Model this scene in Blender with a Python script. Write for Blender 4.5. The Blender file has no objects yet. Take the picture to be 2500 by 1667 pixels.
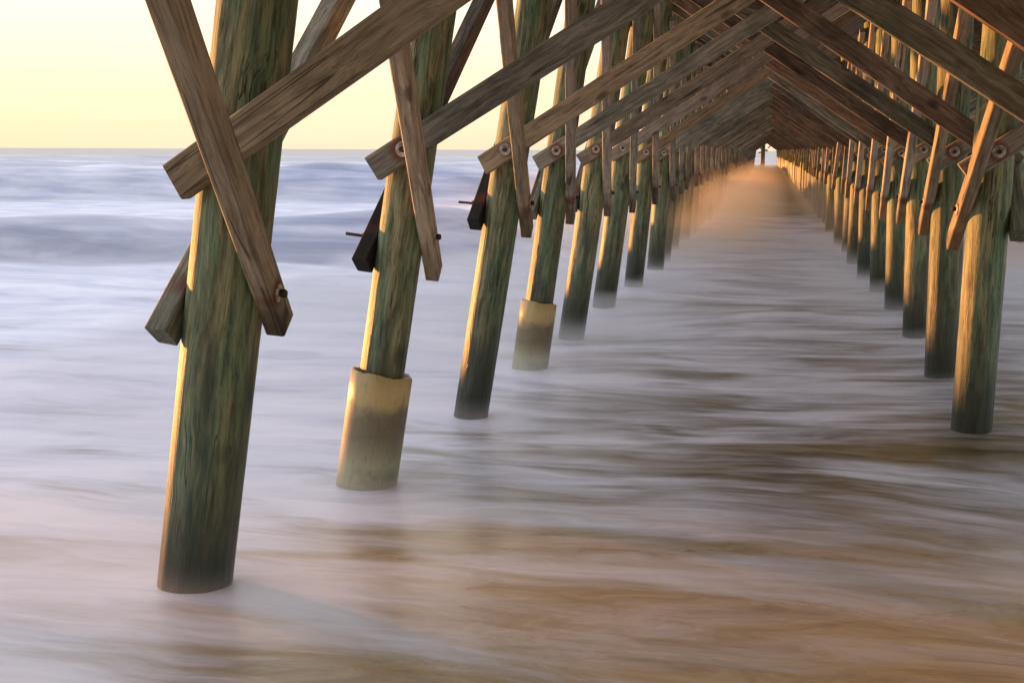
import bpy, bmesh, math, random
from mathutils import Vector, Matrix
import numpy as np
R_ = math.radians
random.seed(7); np.random.seed(7)
S = bpy.context.scene

# ------------------------------------------------------------------ camera
CAMZ = 2.58
cam = bpy.data.cameras.new("camera"); camo = bpy.data.objects.new("camera", cam)
S.collection.objects.link(camo); S.camera = camo
cam.sensor_width = 36.0; cam.lens = 36.0*2700/2500; cam.clip_start = 0.05; cam.clip_end = 30000
camo.matrix_world = (Matrix.Translation((0, 0, CAMZ)) @ Matrix.Rotation(R_(13.3), 4, 'Z')
                     @ Matrix.Rotation(R_(90-9.83), 4, 'X') @ Matrix.Rotation(R_(0.24), 4, 'Z'))
# ------------------------------------------------------------------ light
SUN_AZ, SUN_EL = R_(-64), R_(0.7)          # azimuth from +Y, negative = to the left
w = bpy.data.worlds.new("World"); S.world = w; w.use_nodes = True
nt = w.node_tree; nt.nodes.clear()
sky = nt.nodes.new('ShaderNodeTexSky'); sky.sky_type = 'NISHITA'; sky.sun_disc = False
sky.sun_elevation = SUN_EL; sky.sun_rotation = SUN_AZ
sky.air_density = 1.0; sky.dust_density = 1.2; sky.ozone_density = 1.0; sky.altitude = 0
bg = nt.nodes.new('ShaderNodeBackground'); bg.inputs[1].default_value = 0.15
wo = nt.nodes.new('ShaderNodeOutputWorld')
hsv = nt.nodes.new('ShaderNodeHueSaturation'); hsv.inputs['Saturation'].default_value = 1.0; hsv.inputs['Value'].default_value = 1.9
# thin high veil of cloud that pales the sky a little
tcw = nt.nodes.new('ShaderNodeTexCoord'); mpw = nt.nodes.new('ShaderNodeMapping'); mpw.inputs['Scale'].default_value = (2, 2, 9)
nzw = nt.nodes.new('ShaderNodeTexNoise'); nzw.inputs['Scale'].default_value = 1.6; nzw.inputs['Detail'].default_value = 4
rpw = nt.nodes.new('ShaderNodeMapRange'); rpw.inputs[1].default_value = .4; rpw.inputs[2].default_value = .7; rpw.inputs[3].default_value = .0; rpw.inputs[4].default_value = .45
mxw = nt.nodes.new('ShaderNodeMix'); mxw.data_type = 'RGBA'; mxw.inputs[7].default_value = (3.4, 2.95, 2.8, 1)
nt.links.new(tcw.outputs['Generated'], mpw.inputs[0]); nt.links.new(mpw.outputs[0], nzw.inputs['Vector'])
nt.links.new(nzw.outputs[0], rpw.inputs[0]); nt.links.new(rpw.outputs[0], mxw.inputs[0])
gmw = nt.nodes.new('ShaderNodeGamma'); gmw.inputs[1].default_value = .36      # sky flattened: sun side dimmed, the rest raised as fill
nt.links.new(sky.outputs[0], gmw.inputs[0]); nt.links.new(gmw.outputs[0], hsv.inputs['Color']); nt.links.new(hsv.outputs[0], mxw.inputs[6])
# pale sea haze standing over the horizon, shaped bluer overhead to tint the fill
sxw = nt.nodes.new('ShaderNodeSeparateXYZ'); nt.links.new(tcw.outputs['Generated'], sxw.inputs[0])
hf = nt.nodes.new('ShaderNodeMapRange'); hf.interpolation_type = 'SMOOTHSTEP'
hf.inputs[1].default_value = 0; hf.inputs[2].default_value = .65; hf.inputs[3].default_value = .92; hf.inputs[4].default_value = .30
hr = nt.nodes.new('ShaderNodeValToRGB'); cr = hr.color_ramp
for p_, c_ in ((0, (.84, .60, .42)), (.05, (.84, .67, .44)), (.13, (.86, .80, .62)), (.45, (.58, .65, .92))):
    e_ = cr.elements.new(p_); e_.color = (*c_, 1)
cr.elements.remove(cr.elements[0]); cr.elements.remove(cr.elements[-1])
hs2 = nt.nodes.new('ShaderNodeVectorMath'); hs2.operation = 'SCALE'; hs2.inputs['Scale'].default_value = 2.35
mx2 = nt.nodes.new('ShaderNodeMix'); mx2.data_type = 'RGBA'
nt.links.new(sxw.outputs[2], hf.inputs[0]); nt.links.new(sxw.outputs[2], hr.inputs[0]); nt.links.new(hr.outputs[0], hs2.inputs[0])
nt.links.new(hf.outputs[0], mx2.inputs[0]); nt.links.new(mxw.outputs[2], mx2.inputs[6]); nt.links.new(hs2.outputs[0], mx2.inputs[7])
nt.links.new(mx2.outputs[2], bg.inputs[0]); nt.links.new(bg.outputs[0], wo.inputs[0])
sl = bpy.data.lights.new("sun", 'SUN'); sl.energy = 3.1; sl.angle = R_(1.5); sl.color = (1, .39, .09)
so = bpy.data.objects.new("sun", sl); S.collection.objects.link(so)
sd = Vector((math.sin(SUN_AZ)*math.cos(SUN_EL), math.cos(SUN_AZ)*math.cos(SUN_EL), math.sin(SUN_EL)))
so.rotation_euler = sd.to_track_quat('Z', 'Y').to_euler()
S.view_settings.view_transform = 'Standard'; S.view_settings.look = 'None'
S.view_settings.exposure = 2.08; S.view_settings.gamma = 1
S.cycles.max_bounces = 8; S.cycles.volume_bounces = 1
S.cycles.volume_step_rate = 2.0; S.cycles.volume_max_steps = 128

# ------------------------------------------------------------------ node helpers
class NT:
    def __init__(s, name):
        s.m = bpy.data.materials.new(name); s.m.use_nodes = True
        s.t = s.m.node_tree; s.t.nodes.clear()
        s.out = s.n('ShaderNodeOutputMaterial')
    def n(s, typ, **kw):
        nd = s.t.nodes.new(typ)
        for k, v in kw.items(): setattr(nd, k, v)
        return nd
    def l(s, a, b): s.t.links.new(a, b)
    def val(s, sock, v):
        if hasattr(v, 'is_output') or hasattr(v, 'links'): s.l(v, sock)
        else: sock.default_value = v
    def math(s, op, a, b=0.0, c=0.0, clamp=False):
        nd = s.n('ShaderNodeMath', operation=op, use_clamp=clamp)
        s.val(nd.inputs[0], a); s.val(nd.inputs[1], b); s.val(nd.inputs[2], c); return nd.outputs[0]
    def vmath(s, op, a, b=(0, 0, 0)):
        nd = s.n('ShaderNodeVectorMath', operation=op)
        s.val(nd.inputs[0], a)
        s.val(nd.inputs[1], b); return nd.outputs[0]
    def noise(s, vec, scale, detail=4, rough=.55, dist=0.0):
        nd = s.n('ShaderNodeTexNoise'); s.val(nd.inputs['Vector'], vec)
        nd.inputs['Scale'].default_value = scale; nd.inputs['Detail'].default_value = detail
        nd.inputs['Roughness'].default_value = rough; nd.inputs['Distortion'].default_value = dist
        return nd.outputs[0]
    def ramp(s, fac, stops, interp='LINEAR'):
        nd = s.n('ShaderNodeValToRGB'); s.l(fac, nd.inputs[0]); r = nd.color_ramp; r.interpolation = interp
        while len(r.elements) > 1: r.elements.remove(r.elements[-1])
        r.elements[0].position = stops[0][0]
        c = stops[0][1]; r.elements[0].color = (*c, 1) if not isinstance(c, (int, float)) else (c, c, c, 1)
        for p, c in stops[1:]:
            e = r.elements.new(p); e.color = (*c, 1) if not isinstance(c, (int, float)) else (c, c, c, 1)
        return nd.outputs[0]
    def mix(s, f, a, b, mode='MIX'):
        nd = s.n('ShaderNodeMix', data_type='RGBA', blend_type=mode)
        s.val(nd.inputs[0], f)
        for i, v in ((6, a), (7, b)):
            if isinstance(v, tuple): nd.inputs[i].default_value = (*v, 1)
            else: s.l(v, nd.inputs[i])
        return nd.outputs[2]
    def mapr(s, v, a, b, c=0.0, d=1.0, smooth=False):
        nd = s.n('ShaderNodeMapRange'); nd.clamp = True
        if smooth: nd.interpolation_type = 'SMOOTHSTEP'
        s.val(nd.inputs[0], v)
        for i, q in enumerate((a, b, c, d)): nd.inputs[i+1].default_value = q
        return nd.outputs[0]
    def sep(s, v):
        nd = s.n('ShaderNodeSeparateXYZ'); s.l(v, nd.inputs[0]); return nd.outputs
    def comb(s, x, y, z):
        nd = s.n('ShaderNodeCombineXYZ')
        for i, v in enumerate((x, y, z)): s.val(nd.inputs[i], v)
        return nd.outputs[0]
    def bsdf(s, col, rough, bump=None, strength=.3, dist=.01, spec=.5, ior=1.45):
        b = s.n('ShaderNodeBsdfPrincipled')
        if isinstance(col, tuple): b.inputs['Base Color'].default_value = (*col, 1)
        else: s.l(col, b.inputs['Base Color'])
        s.val(b.inputs['Roughness'], rough); b.inputs['IOR'].default_value = ior
        b.inputs['Specular IOR Level'].default_value = spec
        if bump is not None:
            bp = s.n('ShaderNodeBump'); bp.inputs['Strength'].default_value = strength
            bp.inputs['Distance'].default_value = dist
            s.l(bump, bp.inputs['Height']); s.l(bp.outputs[0], b.inputs['Normal'])
        s.l(b.outputs[0], s.out.inputs[0]); return b

def wood(name, dark, mid, light, axis='X', stain=(.05, .06, .045), rust=False, green=0.0, tint=.32, wet=None):
    """timber grain along the local axis, knots, weather stains, rust at the bolt"""
    m = NT(name)
    tc = m.n('ShaderNodeTexCoord'); oi = m.n('ShaderNodeObjectInfo')
    rnd = oi.outputs['Random']
    off = m.comb(m.math('MULTIPLY', rnd, 37.0), m.math('MULTIPLY', rnd, 91.0), m.math('MULTIPLY', rnd, 53.0))
    base = m.vmath('ADD', tc.outputs['Object'], off)
    st = {'X': (.9, 14, 14), 'Y': (14, .9, 14), 'Z': (14, 14, .9)}[axis]
    warp = m.noise(base, 1.6, 2)
    wv = m.vmath('MULTIPLY', m.comb(warp, warp, warp), (.10, .10, .10))
    g = m.vmath('MULTIPLY', m.vmath('ADD', base, wv), st)
    grain = m.noise(g, 2.6, 6, .62)
    fine = m.noise(m.vmath('MULTIPLY', g, (1, 3, 3) if axis == 'X' else ((3, 1, 3) if axis == 'Y' else (3, 3, 1))), 5.0, 3, .6)
    col = m.ramp(grain, [(.30, dark), (.47, mid), (.62, light)])
    col = m.mix(m.mapr(fine, .52, .68, 0, .5), col, tuple(c*.4 for c in dark))
    big = m.noise(base, 1.3, 4, .6)
    col = m.mix(m.mapr(big, .5, .7, 0, .75), col, stain)
    big2 = m.noise(m.vmath('ADD', base, (11, 3, 5)), 2.3, 3, .6)
    if green: col = m.mix(m.mapr(big2, .45, .68, 0, green), col, (.07, .115, .085))
    cn = m.noise(m.vmath('MULTIPLY', m.vmath('ADD', base, (3, 7, 1)), {'X': (.22, 9, 9), 'Y': (9, .22, 9), 'Z': (9, 9, .22)}[axis]), 1.7, 0, .5)
    crack = m.math('MULTIPLY', m.mapr(m.math('ABSOLUTE', m.math('SUBTRACT', cn, .5)), .003, .013, 1, 0), m.mapr(big, .44, .52, 0, 1))
    col = m.mix(m.math('MULTIPLY', crack, .8), col, tuple(c*.22 for c in dark))
    vo = m.n('ShaderNodeTexVoronoi'); vo.inputs['Scale'].default_value = 1.0
    m.l(m.vmath('MULTIPLY', base, {'X': (2.4, 5, 5), 'Y': (5, 2.4, 5), 'Z': (5, 5, 2.4)}[axis]), vo.inputs['Vector'])
    knot = m.math('MULTIPLY', m.mapr(vo.outputs['Distance'], .10, .20, 1, 0), m.math('GREATER_THAN', m.sep(vo.outputs['Color'])[0], .74))
    col = m.mix(m.math('MULTIPLY', knot, .75), col, tuple(c*.4 for c in dark))
    geo = m.n('ShaderNodeNewGeometry'); pz = m.sep(geo.outputs['Position'])[2]
    if wet:     # soaked, blackened foot of the brace
        wz = m.math('ADD', pz, m.math('MULTIPLY', m.math('SUBTRACT', big2, .5), 1.6))
        col = m.mix(m.mapr(wz, wet[0], wet[1], wet[2], 0), col, (.012, .011, .011))
    # board to board variation of tone
    hs = m.n('ShaderNodeHueSaturation'); m.l(col, hs.inputs['Color'])
    m.l(m.mapr(rnd, 0, 1, 1-tint, 1+tint), hs.inputs['Value'])
    m.l(m.mapr(m.math('FRACT', m.math('MULTIPLY', rnd, 7.31)), 0, 1, .75, 1.15), hs.inputs['Saturation'])
    col = hs.outputs[0]
    if rust:
        ln = m.n('ShaderNodeVectorMath', operation='LENGTH')
        m.l(m.vmath('MULTIPLY', tc.outputs['Object'], (1, .0, 1)), ln.inputs[0])
        rn = m.math('ADD', ln.outputs['Value'], m.math('MULTIPLY', m.math('SUBTRACT', big2, .5), .16))
        col = m.mix(m.mapr(rn, .05, .10, .8, 0), col, (.13, .035, .012))
    h = m.math('ADD', m.math('MULTIPLY', grain, .7), m.math('MULTIPLY', fine, .5))
    h = m.math('SUBTRACT', h, m.math('MULTIPLY', crack, .9))
    m.bsdf(col, .8, h, .6, .008, .25)
    return m.m

def pile_mat():
    m = NT("treated_pile_wood")
    tc = m.n('ShaderNodeTexCoord'); oi = m.n('ShaderNodeObjectInfo'); rnd = oi.outputs['Random']
    geo = m.n('ShaderNodeNewGeometry'); pz = m.sep(geo.outputs['Position'])[2]
    off = m.comb(m.math('MULTIPLY', rnd, 37.0), m.math('MULTIPLY', rnd, 91.0), m.math('MULTIPLY', rnd, 53.0))
    base = m.vmath('ADD', tc.outputs['Object'], off)
    warp = m.noise(base, 1.1, 3)
    wv = m.vmath('MULTIPLY', m.comb(warp, warp, warp), (.12, .12, .12))
    b2 = m.vmath('ADD', base, wv)
    grain = m.noise(m.vmath('MULTIPLY', b2, (13, 13, 1.3)), 2.0, 7, .68)
    fine = m.noise(m.vmath('MULTIPLY', b2, (48, 48, 1.6)), 2.2, 4, .6)
    streak = m.noise(m.vmath('MULTIPLY', b2, (7, 7, 1.0)), 1.3, 6, .68)
    col = m.ramp(grain, [(.36, (.06, .065, .03)), (.47, (.18, .17, .085)), (.60, (.32, .30, .155))])
    # copper-green streaks of the treatment
    col = m.mix(m.mapr(streak, .44, .58, 0, .85), col, m.ramp(grain, [(.34, (.04, .095, .05)), (.60, (.18, .28, .15))]))
    # wet, algae dark lower part with a ragged upper limit
    blot = m.noise(m.vmath('MULTIPLY', b2, (7, 7, .9)), 1.5, 5, .65)
    wet = m.math('ADD', m.mapr(pz, .2, 2.5, 1.15, 0.0), m.math('MULTIPLY', m.math('SUBTRACT', blot, .5), 2.6))
    wetm = m.mapr(wet, .34, .95, 0, .80)
    col = m.mix(wetm, col, m.ramp(fine, [(.35, (.014, .026, .019)), (.65, (.05, .07, .042))]))
    col = m.mix(m.mapr(fine, .54, .68, 0, .6), col, (.018, .02, .013))
    vo = m.n('ShaderNodeTexVoronoi'); vo.inputs['Scale'].default_value = 1.0
    m.l(m.vmath('MULTIPLY', base, (3, 3, 1.3)), vo.inputs['Vector'])
    col = m.mix(m.mapr(vo.outputs['Distance'], .07, .13, .7, 0), col, (.03, .024, .016))
    hs = m.n('ShaderNodeHueSaturation'); m.l(col, hs.inputs['Color'])
    m.l(m.mapr(rnd, 0, 1, .8, 1.1), hs.inputs['Value']); col = hs.outputs[0]
    cn = m.noise(m.vmath('MULTIPLY', b2, (7, 7, .22)), 1.6, 3, .5)
    crack = m.mapr(m.math('ABSOLUTE', m.math('SUBTRACT', cn, .5)), .002, .010, 1, 0)
    crack = m.math('MULTIPLY', crack, m.mapr(big_ := m.noise(b2, 1.7, 2), .45, .55, 0, 1))
    col = m.mix(m.math('MULTIPLY', crack, .85), col, (.008, .008, .006))
    tide = m.math('ADD', pz, m.math('MULTIPLY', m.math('SUBTRACT', blot, .5), 1.2))
    col = m.mix(m.mapr(tide, .35, .9, .7, 0), col, (.010, .012, .009))
    rough = m.mapr(pz, .6, 2.6, .38, .8)
    blob = m.noise(b2, 55, 3, .6)
    h = m.math('ADD', m.math('MULTIPLY', grain, .8), m.math('ADD', m.math('MULTIPLY', fine, .5), m.math('MULTIPLY', blob, .25)))
    h = m.math('SUBTRACT', h, m.math('MULTIPLY', crack, .8))
    m.bsdf(col, rough, h, .75, .012, .5)
    return m.m

def sleeve_mat():
    m = NT("fibreglass_jacket")
    tc = m.n('ShaderNodeTexCoord'); p = tc.outputs['Object']; z = m.sep(p)[2]
    n1 = m.noise(p, 2.6, 4, .6); n2 = m.noise(m.vmath('MULTIPLY', p, (9, 9, 2)), 3, 5, .65); n3 = m.noise(p, 60, 2, .6)
    col = m.ramp(n1, [(.38, (.17, .20, .16)), (.5, (.26, .26, .17)), (.62, (.36, .34, .22))])
    edge = m.math('ADD', z, m.math('MULTIPLY', m.math('SUBTRACT', n1, .5), .3))
    col = m.mix(m.mapr(edge, -.28, -.18, 0, .8), col, (.46, .33, .12))
    band = m.math('MULTIPLY', m.mapr(edge, -.62, -.42, 0, 1), m.mapr(edge, -.26, -.16, 1, 0))
    col = m.mix(m.math('MULTIPLY', band, .75), col, (.13, .095, .05))
    col = m.mix(m.mapr(n2, .55, .72, 0, .55), col, (.10, .09, .05))
    col = m.mix(m.mapr(n3, .62, .72, 0, .3), col, (.40, .38, .28))
    m.bsdf(col, .42, m.math('ADD', n2, m.math('MULTIPLY', n3, .4)), .5, .006, .5)
    return m.m

def metal_mat(name, c1, c2, rough=.6):
    m = NT(name); tc = m.n('ShaderNodeTexCoord')
    n = m.noise(tc.outputs['Object'], 30, 4, .6)
    b = m.bsdf(m.ramp(n, [(.38, c1), (.6, c2)]), rough, n, .4, .003, .5)
    b.inputs['Metallic'].default_value = .35
    return m.m

def water_mat():
    m = NT("silky_sea_water")
    geo = m.n('ShaderNodeNewGeometry'); P = geo.outputs['Position']; x, y, z = m.sep(P)
    w1 = m.noise(m.vmath('MULTIPLY', P, (.35, .8, 0)), 1.0, 3, .5)
    w2 = m.noise(m.vmath('MULTIPLY', m.vmath('ADD', P, (13, 7, 0)), (.35, .8, 0)), 1.0, 3, .5)
    wv = m.vmath('MULTIPLY', m.comb(w1, w2, 0.0), (2.2, 1.3, 0))
    Q = m.vmath('ADD', P, wv)
    a = m.noise(m.vmath('MULTIPLY', Q, (.42, 1.25, 0)), 1.0, 5, .55)     # drawn-out foam veils
    b = m.noise(m.vmath('MULTIPLY', m.vmath('ADD', P, m.vmath('MULTIPLY', wv, (.35, .35, 0))), (.7, 3.6, 0)), 1.0, 4, .55)       # finer streaks
    c = m.noise(m.vmath('MULTIPLY', P, (.06, .12, 0)), 1.0, 2, .5)       # broad patches
    c2 = m.noise(m.vmath('MULTIPLY', m.vmath('ADD', Q, (5, 3, 0)), (1.3, 11, 0)), 1.0, 4, .6)
    a = m.math('ADD', a, m.math('MULTIPLY', m.math('SUBTRACT', c2, .5), .30))
    f = m.math('ADD', m.math('MULTIPLY', a, .62), m.math('ADD', m.math('MULTIPLY', b, .28), m.math('MULTIPLY', c, .30)))
    # more suspended foam in the open surf, less under the deck
    lane = m.mapr(x, -4.6, -.2, .21, .05, True)
    lane2 = m.mapr(x, 2.2, 5.0, 0, .10, True)
    far = m.mapr(y, 9, 22, 0, .07, True)
    f = m.math('ADD', m.math('ADD', f, lane), m.math('ADD', lane2, far))
    deck_shade = m.math('MULTIPLY', m.mapr(y, 34, 62, 0, 1, True), m.mapr(m.math('ABSOLUTE', m.math('ADD', x, .2)), 2.6, 5.0, 1, 0, True))  # pier's shade on the far water, put into the colour as less foam
    deck_shade = m.math('MULTIPLY', deck_shade, m.mapr(y, 195, 203, 1, 0))
    f = m.math('SUBTRACT', f, m.math('MULTIPLY', deck_shade, .22))
    foam = m.mapr(f, .53, .79, 0, 1, True)
    wat = m.ramp(b, [(.35, (.095, .073, .026)), (.65, (.25, .185, .07))])
    sand = m.math('MULTIPLY', m.mapr(y, 8.5, 4.0, 0, 1, True), m.mapr(m.math('ADD', x, m.math('MULTIPLY', m.math('SUBTRACT', c, .5), 4.0)), -3.6, .4, .30, 1, True))
    wat = m.mix(m.math('MULTIPLY', sand, .75), wat, (.54, .33, .09))
    iso = m.noise(m.vmath('ADD', m.vmath('MULTIPLY', P, (.6, 1.2, 0)), m.vmath('MULTIPLY', wv, (.9, .9, 0))), 1.6, 8, .68)
    wat = m.mix(m.math('MULTIPLY', sand, m.mapr(iso, .40, .58, 0, .75)), wat, (.70, .50, .25))
    foam = m.math('ADD', m.math('MULTIPLY', foam, m.math('SUBTRACT', 1.0, m.math('MULTIPLY', sand, .55))), m.math('MULTIPLY', sand, m.mapr(iso, .45, .75, 0, .38)), clamp=True)
    fib = m.noise(m.vmath('ADD', m.vmath('MULTIPLY', P, (1.2, 1.9, 0)), m.vmath('MULTIPLY', wv, (1.8, 1.8, 0))), 3.2, 8, .72)
    wat = m.mix(m.math('MULTIPLY', m.math('ADD', .2, m.math('MULTIPLY', sand, .8)), m.mapr(fib, .50, .64, 0, .45)), wat, (.70, .52, .30))
    wat = m.mix(m.math('MULTIPLY', sand, m.mapr(fib, .47, .36, 0, .5)), wat, (.20, .14, .06))
    fo = m.ramp(a, [(.35, (.56, .59, .72)), (.65, (.82, .82, .90))])
    # steep wave faces carry less foam; the dark blue sky they mirror is painted in
    fa = m.n('ShaderNodeAttribute', attribute_name='face').outputs['Fac']
    foam2 = m.math('MULTIPLY', foam, m.mapr(y, 90, 400, 1, .35))
    blue = m.math('MULTIPLY', m.mapr(y, 12, 26, 0, 1, True), m.math('SUBTRACT', 1.0, m.math('MULTIPLY', deck_shade, .8)))
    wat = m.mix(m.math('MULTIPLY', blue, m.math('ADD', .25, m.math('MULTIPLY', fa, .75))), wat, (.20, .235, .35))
    fn = m.noise(m.vmath('MULTIPLY', P, (.10, .30, 1.6)), 1.0, 5, .6, .6)
    fa = m.math('MULTIPLY', fa, m.mapr(fn, .40, .60, .45, 1.0))
    ff = m.math('MULTIPLY', foam2, m.math('SUBTRACT', 1.0, m.math('MULTIPLY', fa, .88)))
    ff = m.math('MAXIMUM', ff, m.math('MULTIPLY', m.n('ShaderNodeAttribute', attribute_name='wash').outputs['Fac'], m.mapr(fn, .35, .6, .55, 1.0)))
    col = m.mix(ff, wat, fo)
    rough = m.math('SUBTRACT', m.mapr(ff, 0, 1, .30, .46), m.math('MULTIPLY', sand, .10))
    h = m.math('ADD', a, m.math('MULTIPLY', b, .35))
    hm = m.n('ShaderNodeMix', data_type='FLOAT'); m.l(m.math('MULTIPLY', sand, .8), hm.inputs[0]); m.l(h, hm.inputs[2]); m.l(m.math('ADD', iso, m.math('MULTIPLY', fib, .3)), hm.inputs[3])
    h = hm.outputs[0]
    m.bsdf(col, rough, h, .22, .10, .5, 1.33)
    return m.m

def sand_mat():
    m = NT("beach_sand"); geo = m.n('ShaderNodeNewGeometry')
    n = m.noise(geo.outputs['Position'], 3, 6, .6)
    m.bsdf(m.ramp(n, [(.35, (.26, .20, .13)), (.65, (.36, .29, .20))]), .9, n, .4, .02, .2); return m.m

def spray_mat(dens):
    m = NT("low_drifting_spray")
    geo = m.n('ShaderNodeNewGeometry'); P = geo.outputs['Position']; x, y, z = m.sep(P)
    n = m.noise(m.vmath('MULTIPLY', P, (.45, .8, 0)), 1.0, 3, .5)
    zz = m.math('SUBTRACT', 1.0, m.math('DIVIDE', m.math('SUBTRACT', z, m.mapr(y, 4, 8, .44, .1, True)), m.math('MULTIPLY', m.mapr(n, .3, .7, .10, .42), m.mapr(y, 8, 20, .5, 1.1))), clamp=True)
    d = m.math('MULTIPLY', m.math('MULTIPLY', zz, m.mapr(y, 10, 21, .4, 1, True)), m.math('MULTIPLY', m.mapr(m.math('ABSOLUTE', m.math('ADD', x, .2)), .6, 2.2, .35, 1, True), dens))
    v = m.n('ShaderNodeVolumePrincipled'); v.inputs['Color'].default_value = (.92, .93, .97, 1)
    m.l(d, v.inputs['Density']); m.l(v.outputs[0], m.out.inputs['Volume'])
    return m.m

def mist_mat(dens):
    m = NT("sunlit_surf_mist")
    geo = m.n('ShaderNodeNewGeometry'); P = geo.outputs['Position']; x, y, z = m.sep(P)
    n = m.noise(m.vmath('MULTIPLY', P, (.35, .12, .6)), 1.0, 3, .5)
    top = m.math('ADD', 2.2, m.math('MULTIPLY', m.math('SUBTRACT', n, .5), 3.0))
    zz = m.math('SUBTRACT', 1.0, m.math('DIVIDE', z, top), clamp=True)
    d = m.math('MULTIPLY', m.math('MULTIPLY', zz, zz), m.mapr(n, .30, .65, .3, 1.3))
    side = m.math('ADD', m.mapr(x, -5.5, -2.6, 1, 0, True), m.mapr(x, .5, 2.4, 0, .8, True))
    side = m.math('MAXIMUM', side, m.mapr(m.math('ABSOLUTE', m.math('ADD', x, 2.1)), .3, 2.9, 2.0, 0, True))
    d = m.math('MULTIPLY', d, m.math('ADD', side, .12))
    d = m.math('MULTIPLY', d, m.mapr(y, 21, 30, 0, 1, True))
    d = m.math('MULTIPLY', d, m.mapr(y, 45, 85, 1, .06, True))
    d = m.math('MULTIPLY', d, dens)
    v = m.n('ShaderNodeVolumePrincipled'); v.inputs['Color'].default_value = (.96, .80, .58, 1)  # warm tint puts the sunlight's colour into the white spray
    v.inputs['Anisotropy'].default_value = .05
    m.l(d, v.inputs['Density']); m.l(v.outputs[0], m.out.inputs['Volume'])
    return m.m

M = dict(
    tan=wood("tan_timber", (.18, .135, .088), (.35, .275, .185), (.48, .39, .27), stain=(.13, .105, .075), rust=True, green=.15, wet=(1.75, 2.0, .45)),
    grey=wood("weathered_timber", (.095, .088, .066), (.20, .19, .14), (.32, .30, .23), stain=(.06, .06, .045), rust=True, green=.45, wet=(1.72, 1.95, .35)),
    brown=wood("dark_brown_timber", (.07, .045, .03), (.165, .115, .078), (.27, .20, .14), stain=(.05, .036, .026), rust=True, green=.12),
    deck=wood("deck_timber", (.07, .05, .035), (.15, .11, .075), (.24, .18, .12), stain=(.05, .045, .035)),
    black=wood("soaked_black_timber", (.06, .055, .045), (.14, .125, .10), (.24, .21, .17), stain=(.05, .045, .035), rust=True, wet=(2.6, 3.3, .93)),
    pile=pile_mat(), sleeve=sleeve_mat(),
    galv=metal_mat("galvanised_washer", (.22, .17, .13), (.52, .50, .46), .55),
    rusty=metal_mat("rusty_bolt", (.03, .018, .013), (.09, .05, .032), .7),
    water=water_mat(), sand=sand_mat())

# ------------------------------------------------------------------ object helpers
COL = S.collection
def link(name, me, mat=None, parent=None, mw=None):
    o = bpy.data.objects.new(name, me); COL.objects.link(o)
    if mat: me.materials.append(mat)
    if parent: o.parent = parent
    if mw is not None: o.matrix_basis = (parent_inv(parent) @ mw) if parent else mw
    return o
WM = {}
def parent_inv(p): return WM.get(p.name, Matrix()).inverted()
def mesh(name, vs, fs, smooth=False):
    me = bpy.data.meshes.new(name); me.from_pydata([tuple(v) for v in vs], [], fs)
    me.validate(); me.update()
    if smooth: me.polygons.foreach_set('use_smooth', [True]*len(me.polygons))
    return me
def tag(o, **kw):
    for k, v in kw.items(): o[k] = v
    return o

def timber_geo(x0, x1, t, wd, n=14, jit=.006, ch=.008):
    """chamfered, slightly crooked timber along local X; t = thickness (Y), wd = width (Z)"""
    hy, hz = t/2, wd/2
    sec = [(-hy+ch, -hz), (hy-ch, -hz), (hy, -hz+ch), (hy, hz-ch), (hy-ch, hz), (-hy+ch, hz), (-hy, hz-ch), (-hy, -hz+ch)]
    vs, fs = [], []
    ph = random.uniform(0, 6.28); k = len(sec)
    for i in range(n+1):
        u = i/n; x = x0+(x1-x0)*u
        by = math.sin(u*4+ph)*jit*.6; bz = math.cos(u*3+ph)*jit
        for (a, c) in sec:
            e = jit*.18
            slant = .006*math.sin(ph) * (c/hz) if i in (0, n) else 0
            vs.append((x+slant+random.uniform(-e, e)*(i in (0, n)), a+by+random.uniform(-e, e), c+bz+random.uniform(-e, e)))
    for i in range(n):
        for j in range(k):
            a = i*k+j; b = i*k+(j+1) % k
            fs.append((a, a+k, b+k, b))
    fs.append(tuple(range(k))); fs.append(tuple(n*k+j for j in reversed(range(k))))
    return vs, fs
def frame(P0, P1, side):
    """matrix with X along P0->P1, Y along the side normal"""
    X = (Vector(P1)-Vector(P0)).normalized(); Y = Vector(side); Y = (Y-X*Y.dot(X)).normalized(); Z = X.cross(Y)
    m = Matrix((X, Y, Z)).transposed().to_4x4(); m.translation = Vector(P0); return m

def tube_geo(pts, rad, seg=12):
    vs, fs = [], []
    d = (Vector(pts[-1])-Vector(pts[0])).normalized(); a = d.orthogonal().normalized(); b = d.cross(a)
    for p, r in zip(pts, rad):
        for j in range(seg):
            th = 2*math.pi*j/seg; vs.append(Vector(p)+a*(math.cos(th)*r)+b*(math.sin(th)*r))
    for i in range(len(pts)-1):
        for j in range(seg):
            q = i*seg+j; w_ = i*seg+(j+1) % seg
            fs.append((q, w_, w_+seg, q+seg))
    fs.append(tuple(reversed(range(seg)))); fs.append(tuple((len(pts)-1)*seg+j for j in range(seg)))
    return vs, fs

class Merge:
    def __init__(s): s.v = []; s.f = []
    def add(s, vs, fs, mw=None):
        o = len(s.v)
        s.v += [(mw @ Vector(v)) for v in vs] if mw is not None else [Vector(v) for v in vs]
        s.f += [tuple(i+o for i in f) for f in fs]

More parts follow.
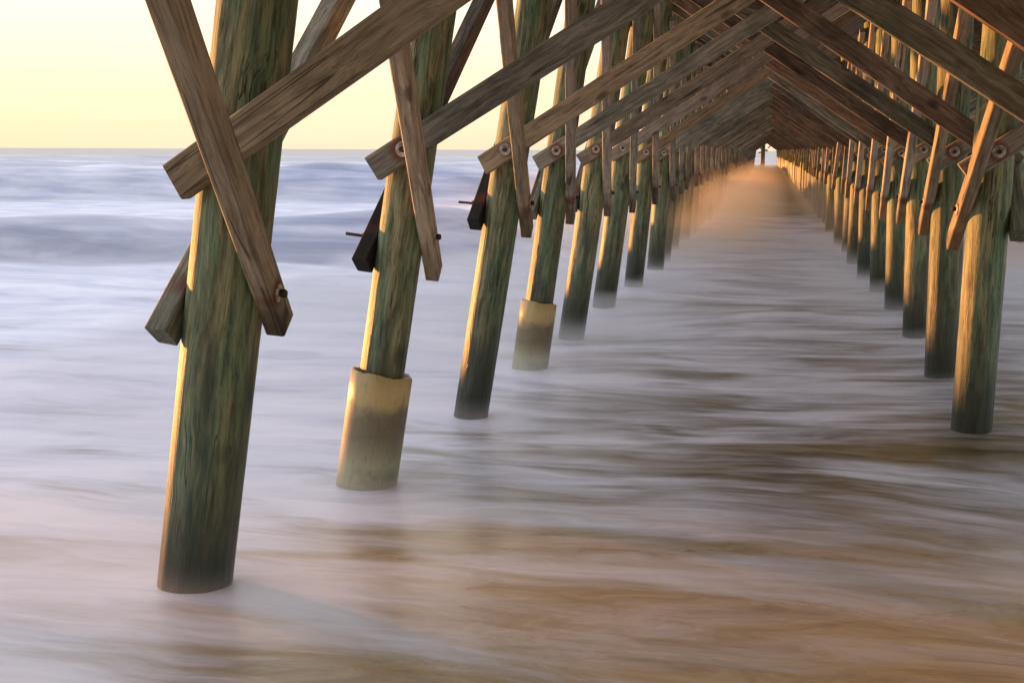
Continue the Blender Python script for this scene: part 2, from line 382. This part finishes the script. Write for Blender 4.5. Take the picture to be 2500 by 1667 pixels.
# ------------------------------------------------------------------ pier layout
BAY = 2.57
NB = 78
ZB, ZT = 2.58, 5.20          # transverse bolt heights
ZLB, ZLT = 1.95, 4.66        # longitudinal bolt heights
TOP = 5.55
def Yb(i): return BAY*(0.9+i)
LX = {-1: -2.48, 0: -2.475, 1: -2.475, 2: -2.465, 3: -2.377, 4: -2.41, 5: -2.369, 6: -2.351, 7: -2.27, 8: -2.20}
LS = {0: .155, 1: .159, 2: .163, 3: .156, 4: .134, 5: .133, 6: .117, 7: .085, 8: .06}
LR = {1: .183, 2: .155, 3: .160, 4: .155, 5: .17, 6: .175, 7: .165, 8: .165}
RX = {2: 1.89, 3: 1.753, 4: 1.784, 5: 1.792, 6: 1.792, 7: 1.777, 8: 1.75}
RS = {2: .01, 3: .004, 4: -.023, 5: -.035, 6: -.037, 7: -.035, 8: -.03}
for i in range(-4, NB):
    LX.setdefault(i, -2.23+random.uniform(-.07, .07)); LS.setdefault(i, random.uniform(.02, .10))
    LR.setdefault(i, random.uniform(.155, .175))
    RX.setdefault(i, 1.76+random.uniform(-.05, .05)); RS.setdefault(i, random.uniform(-.04, .01))
ZLi = {i: ZLB+random.uniform(-.06, .06) for i in range(-4, NB+1)}
ZLi.update({0: 2.4, 1: 1.90, 2: 1.98, 3: 2.10, 4: 2.05})
def pile(row, i):
    if row == 'L': return LX[i], LS[i], LR[i]
    if row == 'R': return RX[i], RS[i], .163
    return RX[i]+4.22, -.15, .163
def bend(y): return -1.75*(max(y, 0)/199)**2      # the pier runs very slightly off straight
def px(row, i, z):
    x, s, r = pile(row, i); return x+(z-CAMZ)*s+bend(Yb(i))

pier = bpy.data.objects.new("fishing_pier", None); COL.objects.link(pier)
tag(pier, label="long wooden fishing pier of round piles and crossed timber braces standing in surf", category="pier")

def pile_geo(r, L, seg, rings):
    vs, fs = [], []
    ph = [random.uniform(0, 6.28) for _ in range(5)]
    for k in range(rings+1):
        z = L*k/rings; rr = r*(1.05-.03*z/L*2)
        for j in range(seg):
            t = 2*math.pi*j/seg
            d = 1+.012*math.sin(2*t+ph[0]+z*.3)+.009*math.sin(3*t+ph[1]-z*.5)+.006*math.sin(z*2.1+ph[2])
            if seg > 30: d += .006*math.sin(11*t+ph[3]+z*.15)+.004*math.sin(17*t+ph[4])+random.uniform(-.0035, .0035)
            vs.append((rr*d*math.cos(t), rr*d*math.sin(t), z))
    for k in range(rings):
        for j in range(seg):
            a = k*seg+j; b = k*seg+(j+1) % seg; fs.append((a, b, b+seg, a+seg))
    fs.append(tuple(rings*seg+j for j in range(seg)))
    return vs, fs
PILE = {}
def pile_mw(row, i):
    x, s, r = pile(row, i)
    z0 = -1.0; b = Vector((px(row, i, z0), Yb(i), z0)); t = Vector((px(row, i, TOP), Yb(i)+random.uniform(-.03, .03), TOP))
    q = (t-b).normalized().to_track_quat('Z', 'Y')
    m = q.to_matrix().to_4x4(); m.translation = b
    return m, (t-b).length
stuff_pile = Merge()
def add_pile(row, i, own=True):
    m, L = pile_mw(row, i); r = pile(row, i)[2]
    if not own:
        stuff_pile.add(*pile_geo(r, L, 12, 2), m); return
    seg, rings = (64, 60) if i <= 5 else ((40, 24) if i <= 12 else (20, 8))
    me = mesh("pile", *pile_geo(r, L, seg, rings), smooth=True)
    o = link("pile", me, M['pile'], pier, m); WM[o.name] = m; PILE[row, i] = o
    return o

def bolt_set(brace, bm, at_local, n_local, washer=.048, rod=.03, mat='galv', head=.021):
    """big dock washer and bolt head standing on the brace face (local coordinates of the brace)"""
    p = Vector(at_local); n = Vector(n_local)
    v, f = tube_geo([p+n*.001, p+n*.006, p+n*.011], [washer, washer, washer*.86], 24)
    link("washer", mesh("washer", v, f), M[mat], brace)
    hv, hf = tube_geo([p+n*.011, p+n*(.011+rod*.8), p+n*(.011+rod)], [head, head, head*.8], 6 if rod < .08 else 10)
    if rod >= .08:      # nut and long threaded end
        hv, hf = [], []
        mg = Merge()
        mg.add(*tube_geo([p+n*.011, p+n*.035], [.024, .024], 6))
        pts = [p+n*(.035+(rod-.035)*k/24) for k in range(25)]
        mg.add(*tube_geo(pts, [.0125 if k % 2 else .0105 for k in range(25)], 10))
        hv, hf = mg.v, mg.f
    link("bolt", mesh("bolt", hv, hf), M['rusty'], brace)

def add_brace(name, P0, P1, side, t, wd, mat, e0=.24, e1=.24, merge=None, n=14, label=None):
    m = frame(P0, P1, side); L = (Vector(P1)-Vector(P0)).length
    g = timber_geo(-e0, L+e1, t, wd, n)
    if merge is not None: merge.add(*g, m); return None
    o = link(name, mesh(name, *g), M[mat], pier, m); WM[o.name] = m
    if label: o['label'] = label
    return o

# piles
NEAR = 38
for i in range(0, NB):
    add_pile('L', i, i <= NEAR); add_pile('R', i, i <= NEAR)
    if i >= 9: add_pile('Q', i, i <= 30)
for i in (-3, -2, -1): add_pile('L', i, False); add_pile('R', i, False)
tag(link("pile", mesh("pile", stuff_pile.v, stuff_pile.f, True), M['pile'], pier), kind="stuff")

# sleeves (repair jackets)
def sleeve(row, i, z_top, r, dx=0.0):
    p = PILE[row, i]; m = WM[p.name]; zt = z_top+1.0; seg = 48
    vs, fs = [], []
    ph = random.uniform(0, 6)
    for (rr, inner) in ((r, 0), (r-.022, 1)):
        for k in range(9):
            for j in range(seg):
                t = 2*math.pi*j/seg
                zz = -(z_top+.7)*(1-k/8)
                if k == 8: zz += -.028*math.cos(t)+.006*math.sin(5*t+ph)+random.uniform(-.004, .004)
                d = 1+.01*math.sin(2*t+ph)+(.07 if (not inner and j in (seg-5, seg-4, seg-3)) else 0)
                vs.append((rr*d*math.cos(t), rr*d*math.sin(t), zz))
    o_ = 9*seg
    for k in range(8):
        for j in range(seg):
            a = k*seg+j; b = k*seg+(j+1) % seg
            fs.append((a, b, b+seg, a+seg)); fs.append((o_+b, o_+a, o_+a+seg, o_+b+seg))
    for j in range(seg):
        a = 8*seg+j; b = 8*seg+(j+1) % seg; fs.append((a, b, o_+b, o_+a))
    mw = m @ Matrix.Translation((dx, 0, zt/math.cos(math.atan(pile(row, i)[1]))))
    o = link("jacket", mesh("jacket", vs, fs, True), M['sleeve'], p, mw)
    o['label'] = "pale yellow round repair jacket around the foot of the pile"
    # ragged seam strip on the right side
    v = [(r*math.cos(a)*1.012, r*math.sin(a)*1.012, z_) for z_ in [-.012-.07*k for k in range(16)] for a in (-.12+random.uniform(-.03, .03), .05)]
    return o
sleeve('L', 2, 0.98, .222, 0.0); sleeve('L', 4, .82, .213)
sleeve('L', 21, .9, .22)

# transverse cross braces
st_t, st_l = Merge(), Merge()
TT, TW = .088, .180
def transverse(i, a, b, own, both=True):
    """X brace between rows a (left) and b (right) in the plane of bent i"""
    ra, rb = pile(a, i)[2], pile(b, i)[2]
    j = lambda: random.uniform(-.035, .035) if i < 8 else random.uniform(-.08, .08)
    yf = Yb(i)-max(ra, rb)-TT/2+.012; yr = Yb(i)+max(ra, rb)+TT/2-.012
    za = ZB+j() if i > 3 else ZB+{0: .35, 1: -.02, 2: .0, 3: .0}[i]
    P0 = (px(a, i, za), yf, za); P1 = (px(b, i, ZT), yf, ZT)
    mt = 'grey' if random.random() < .7 else 'tan'
    o = add_brace("transverse_brace", P0, P1, (0, -1, 0), TT, TW, mt, .27+j(), .25, None if own else st_t, 16 if own else 3)
    if o and i <= 12: bolt_set(o, None, (0, TT/2, 0), (0, 1, 0), .053)
    zb = ZB+.02+j()
    P0 = (px(b, i, zb), yr, zb); P1 = (px(a, i, ZT), yr, ZT)
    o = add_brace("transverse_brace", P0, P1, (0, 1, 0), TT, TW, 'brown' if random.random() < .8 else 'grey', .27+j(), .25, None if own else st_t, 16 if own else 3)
for i in range(0, NB):
    transverse(i, 'L', 'R', i <= 32)
    if i >= 2: transverse(i, 'R', 'Q', i <= 18) if i >= 9 else None
# the near bents: lower ends of the right-hand aisle's braces
for i in range(0, 9):
    transverse(i, 'R', 'Q', True)
for i in (-1, -2):
    LX[i]; 
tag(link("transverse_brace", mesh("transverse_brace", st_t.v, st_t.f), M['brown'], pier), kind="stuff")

# longitudinal cross braces: A is bolted low on pile i, inner/outer face, and rises to pile i-1; C rises to pile i+1
def longitudinal(row, i, kind_, sgn, own):
    """kind_ A rises towards the shore, C rises seaward; sgn = side of the pile (+1 right, -1 left)"""
    k = i-1 if kind_ == 'A' else i+1
    t = .10 if kind_ == 'A' else .115
    zl = ZLi[i]+(0 if kind_ == 'A' else -.02)
    r0 = pile(row, i)[2]; r1 = pile(row, k)[2]
    P0 = (px(row, i, zl)+sgn*(r0+t/2-.012), Yb(i), zl)
    P1 = (px(row, k, ZLT)+sgn*(r1+t/2-.012), Yb(k), ZLT)
    mt = 'tan' if (kind_ == 'A' and random.random() < .7) else 'grey'
    if row == 'L' and kind_ == 'C' and i in (2, 3): mt = 'black'
    if row == 'R' and kind_ == 'C' and random.random() < .5: mt = 'black'
    o = add_brace("longitudinal_brace", P0, P1, (sgn, 0, 0), t, .152, mt, (.26 if (kind_ == 'C' or i < 2) else (.40 if row == 'L' else .46)), .25, None if own else st_l, 16 if own else 3,
                  label="blackened wet timber brace" if mt == 'black' else None)
    if o and i <= 12:
        long_ = row == 'L' and kind_ == 'C' and i in (2, 3, 6, 7)
        bolt_set(o, None, (0, t/2, 0), (0, 1, 0), .045, .17 if long_ else .032, 'galv' if not long_ else 'rusty')
for i in range(0, NB-1):
    for row, s_in in (('L', 1), ('R', -1), ('Q', -1)):
        if row == 'Q' and i < 9: continue
        own = i <= (18 if row == 'Q' else 19)
        if i > 0: longitudinal(row, i, 'A', s_in, own)
        longitudinal(row, i, 'C', -s_in, own)
tag(link("longitudinal_brace", mesh("longitudinal_brace", st_l.v, st_l.f), M['grey'], pier), kind="stuff")

# cap beams, stringers, deck
def box_geo(x0, x1, y0, y1, z0, z1):
    v = [(x, y, z) for z in (z0, z1) for y in (y0, y1) for x in (x0, x1)]
    f = [(0, 2, 3, 1), (4, 5, 7, 6), (0, 1, 5, 4), (2, 6, 7, 3), (0, 4, 6, 2), (1, 3, 7, 5)]
    return v, f
XL, XR = -2.75, 7.05
cap_rest = Merge()
for i in range(-3, NB):
    for s in (-1, 1):
        y = Yb(i)+s*.29 if False else Yb(i)+s*.27
        bx = bend(y); g = box_geo(XL-.05+bx, XR-.15+bx, y-.045, y+.045, 5.30, 5.58)
        if 0 <= i < 50: 
            m = Matrix.Translation((XL, y, 5.44)); v = [tuple(m.inverted() @ Vector(q)) for q in g[0]]
            o = link("cap_beam", mesh("cap_beam", v, g[1]), M['deck'], pier, m); WM[o.name] = m
        else: cap_rest.add(*g)
tag(link("cap_beam", mesh("cap_beam", cap_rest.v, cap_rest.f), M['deck'], pier), kind="stuff")
Y0, Y1 = Yb(-3)-.6, Yb(NB-1)+.8
M['string'] = wood("stringer_timber", (.05, .037, .026), (.12, .088, .06), (.19, .14, .095), axis='Y', stain=(.04, .036, .03))
for k in range(15):
    x = XL+.08+k*(XR-XL-.3)/14
    g = [[], []]; n_ = 26
    for q in range(n_+1):
        y_ = (Y1-Y0)*q/n_; b_ = bend(y_+Y0)
        g[0] += [(b_-.045, y_, 5.583), (b_+.045, y_, 5.583), (b_+.045, y_, 5.85), (b_-.045, y_, 5.85)]
        if q: g[1] += [(4*q-4+a_, 4*q-4+(a_+1) % 4, 4*q+(a_+1) % 4, 4*q+a_) for a_ in range(4)]
    g[1] += [(3, 2, 1, 0), tuple(4*n_+a_ for a_ in range(4))]
    m = Matrix.Translation((x, Y0, 0))
    link("stringer", mesh("stringer", *g), M['string'], pier, m)
dk = Merge(); y = Y0
while y < Y1:
    dk.add(*box_geo(XL-.25+random.uniform(-.02, .02)+bend(y), XR+.2+bend(y), y, y+.142, 5.853+random.uniform(0, .003), 5.893)); y += .152
link("deck", mesh("deck", dk.v, dk.f), M['deck'], pier)
# end of the pier: clustered fender piles with short braces standing in the far opening
ye = Yb(NB-1)+1.1
for dx_, dy_ in ((1.25, 0), (1.62, .1)):
    b0 = Vector((-2.23+bend(ye)+dx_, ye+dy_, -1)); m = Matrix.Translation(b0)
    o = link("fender_pile", mesh("fender_pile", *pile_geo(.2, 4.6, 20, 6), smooth=True), M['pile'], pier, m); WM[o.name] = m
for (xa, za, xb, zb) in ((.7, 3.1, 2.2, 2.5), (2.3, 3.05, 3.3, 4.1), (.8, 2.2, 2.1, 2.75)):
    x_ = -2.23+bend(ye)
    add_brace("fender_brace", (x_+xa, ye-.24, za), (x_+xb, ye-.24, zb), (0, -1, 0), .09, .19, 'grey', .1, .1)
# ------------------------------------------------------------------ railing along the deck edges
for x in (XL-.1, XR+.05):
    rl = Merge(); y = Y0+.3
    while y < Y1:
        rl.add(*box_geo(x-.045+bend(y), x+.045+bend(y), y-.045, y+.045, 5.90, 6.95)); y += BAY
    for z in (6.25, 6.6, 6.96):
        y = Y0+.2
        while y < Y1-.2: 
            ye = min(y+BAY*2, Y1-.1); rl.add(*box_geo(x-.07+bend(y), x+.07+bend(y), y, ye-.005, z, z+.04)); y = ye+.0
    link("railing", mesh("railing", rl.v, rl.f), M['string'], pier)

# ------------------------------------------------------------------ sea surface
def water_z(X, Y, parts=False):
    ss = lambda a, b, v: (lambda t: t*t*(3-2*t))(np.clip((v-a)/(b-a), 0, 1))
    z = .12+.34*(1-ss(4.0, 8.0, Y))
    z = z+.046*np.clip(X, -2.6, 2.2)*ss(7.8, 9.6, Y)*(1-ss(15, 21, Y))
    open_ = ss(4.2, 8.5, np.abs(X-.5))                 # swell is broken up between the piles
    z = z+.035*np.sin(X*.55+Y*.9+np.sin(Y*.31)*2)*ss(2, 6, Y)*(1-ss(60, 100, Y))+.02*np.sin(X*1.3-Y*.7)*(1-ss(40, 80, Y))
    W = .973*Y-.23*X                                   # the swell comes in slightly oblique to the pier
    T = .23*Y+.973*X
    face = np.zeros_like(z); wash = np.zeros_like(z)
    def crest(wc, h, wf, wb, am, op, wob=.9):
        d = W-(wc+wob*np.sin(T*.045+am)+wob*.35*np.sin(T*.21+am*2))
        hh = h*(.86+.10*np.sin(T*.11+am)+.06*np.sin(T*.37+am*3))
        prof = np.where(d < 0, np.exp(-(d/wf)**2), np.exp(-(d/wb)**2))
        f_ = ss(-2.3*wf, -1.5*wf, d)*(1-ss(-.25*wf, .15*wf, d))*op
        w_ = ss(-.1*wf, .35*wf, d)*(1-ss(.9*wb, 2.2*wb, d))*op
        lump = sum(np.sin(T*k1+W*k2+p_)*a_ for k1, k2, p_, a_ in ((.31, .5, 1, .06), (.7, -.9, 2.2, .05), (1.3, .8, .4, .03), (.17, .2, 4, .08)))
        f_ = f_*np.clip(.85+3.2*lump, .25, 1)
        return hh*prof*op*(1+lump*.9), f_, w_
    for args in ((26.6, .95, 1.35, 4.5, .5, open_), (56.5, 1.62, 3.3, 12, 3.3, open_, 1.5), (130, 1.0, 9, 22, 1.2, .25+.75*open_, 3), (240, .9, 16, 40, 4.2, 1, 5)):
        dz, f_, w_ = crest(*args); z = z+dz; face = np.maximum(face, f_); wash = np.maximum(wash, w_*(.8 if args[0] < 100 else .35))
    # a lower shelf running ahead of the first breaker
    dz, f_, w_ = crest(24.6, .22, .7, 1.8, 1.7, open_, .4); z = z+dz*.8; face = np.maximum(face, f_*.9)
    flat = ss(14, 18, W)*(1-ss(23.0, 24.0, W))*open_*.75
    wash = np.maximum(wash, flat)
    z = z+.25*ss(200, 500, Y)*np.sin(Y*.035+X*.004)
    return (z, face, wash) if parts else z
def axis(a, segs):
    out = [a]
    for end, step in segs:
        n = max(1, int(round((end-out[-1])/step))); s0 = out[-1]
        out += [s0+(end-s0)*k/n for k in range(1, n+1)]
    return out
ys = axis(-12, [(3, .5), (14, .12), (70, .22), (160, .8), (500, 5), (2000, 60), (12000, 500)])
xs = axis(-12000, [(-2000, 500), (-500, 60), (-160, 8), (-60, 1.5), (-30, .5), (-14, .3), (8, .2), (40, .8), (160, 5), (500, 20), (2000, 100), (12000, 1000)])
XX, YY = np.meshgrid(xs, ys); ZZ, FA, WA = water_z(XX, YY, True)
nv = XX.size; nx = len(xs)
co = np.stack([XX.ravel(), YY.ravel(), ZZ.ravel()], 1).astype(np.float32)
I = (np.arange(len(ys)-1)[:, None]*nx+np.arange(nx-1)[None, :]).ravel()
F = np.stack([I, I+1, I+nx+1, I+nx], 1).astype(np.int32)
me = bpy.data.meshes.new("sea"); me.vertices.add(nv); me.vertices.foreach_set('co', co.ravel())
me.loops.add(F.size); me.loops.foreach_set('vertex_index', F.ravel())
me.polygons.add(len(F)); me.polygons.foreach_set('loop_start', np.arange(0, F.size, 4, dtype=np.int32))
me.polygons.foreach_set('loop_total', np.full(len(F), 4, dtype=np.int32))
me.update(calc_edges=True)
for nm, arr in (('face', FA), ('wash', WA)):
    at = me.attributes.new(nm, 'FLOAT', 'POINT'); at.data.foreach_set('value', arr.ravel().astype(np.float32))
if True: pass
me.update(); me.polygons.foreach_set('use_smooth', np.ones(len(F), dtype=bool))
tag(link("water", me, M['water']), kind="structure", label="silky lilac and sandy sea water with low breakers reaching to the horizon", category="sea")
# beach behind the camera
bv, bf = [], []
for y, z in ((-2, -.2), (-9, .9), (-25, 2.0), (-60, 3.2), (-200, 4)):
    bv += [(-600, y, z), (600, y, z)]
for k in range(4): bf.append((2*k, 2*k+2, 2*k+3, 2*k+1))
tag(link("beach", mesh("beach", bv, bf, True), M['sand']), kind="structure", label="pale sand beach rising towards the shore end of the pier", category="beach")

# ------------------------------------------------------------------ mist and haze
mv, mf = box_geo(-9, 13, 20, 140, -.5, 4.5)
tag(link("mist", mesh("mist", mv, mf), mist_mat(.16)), kind="stuff", label="golden sunlit surf mist drifting through the far piles", category="mist")

mv, mf = box_geo(-9, 12, 4.0, 34, -.1, .62)
tag(link("spray", mesh("spray", mv, mf), spray_mat(1.3)), kind="stuff", label="thin pale spray lying low over the water around the piles", category="spray")
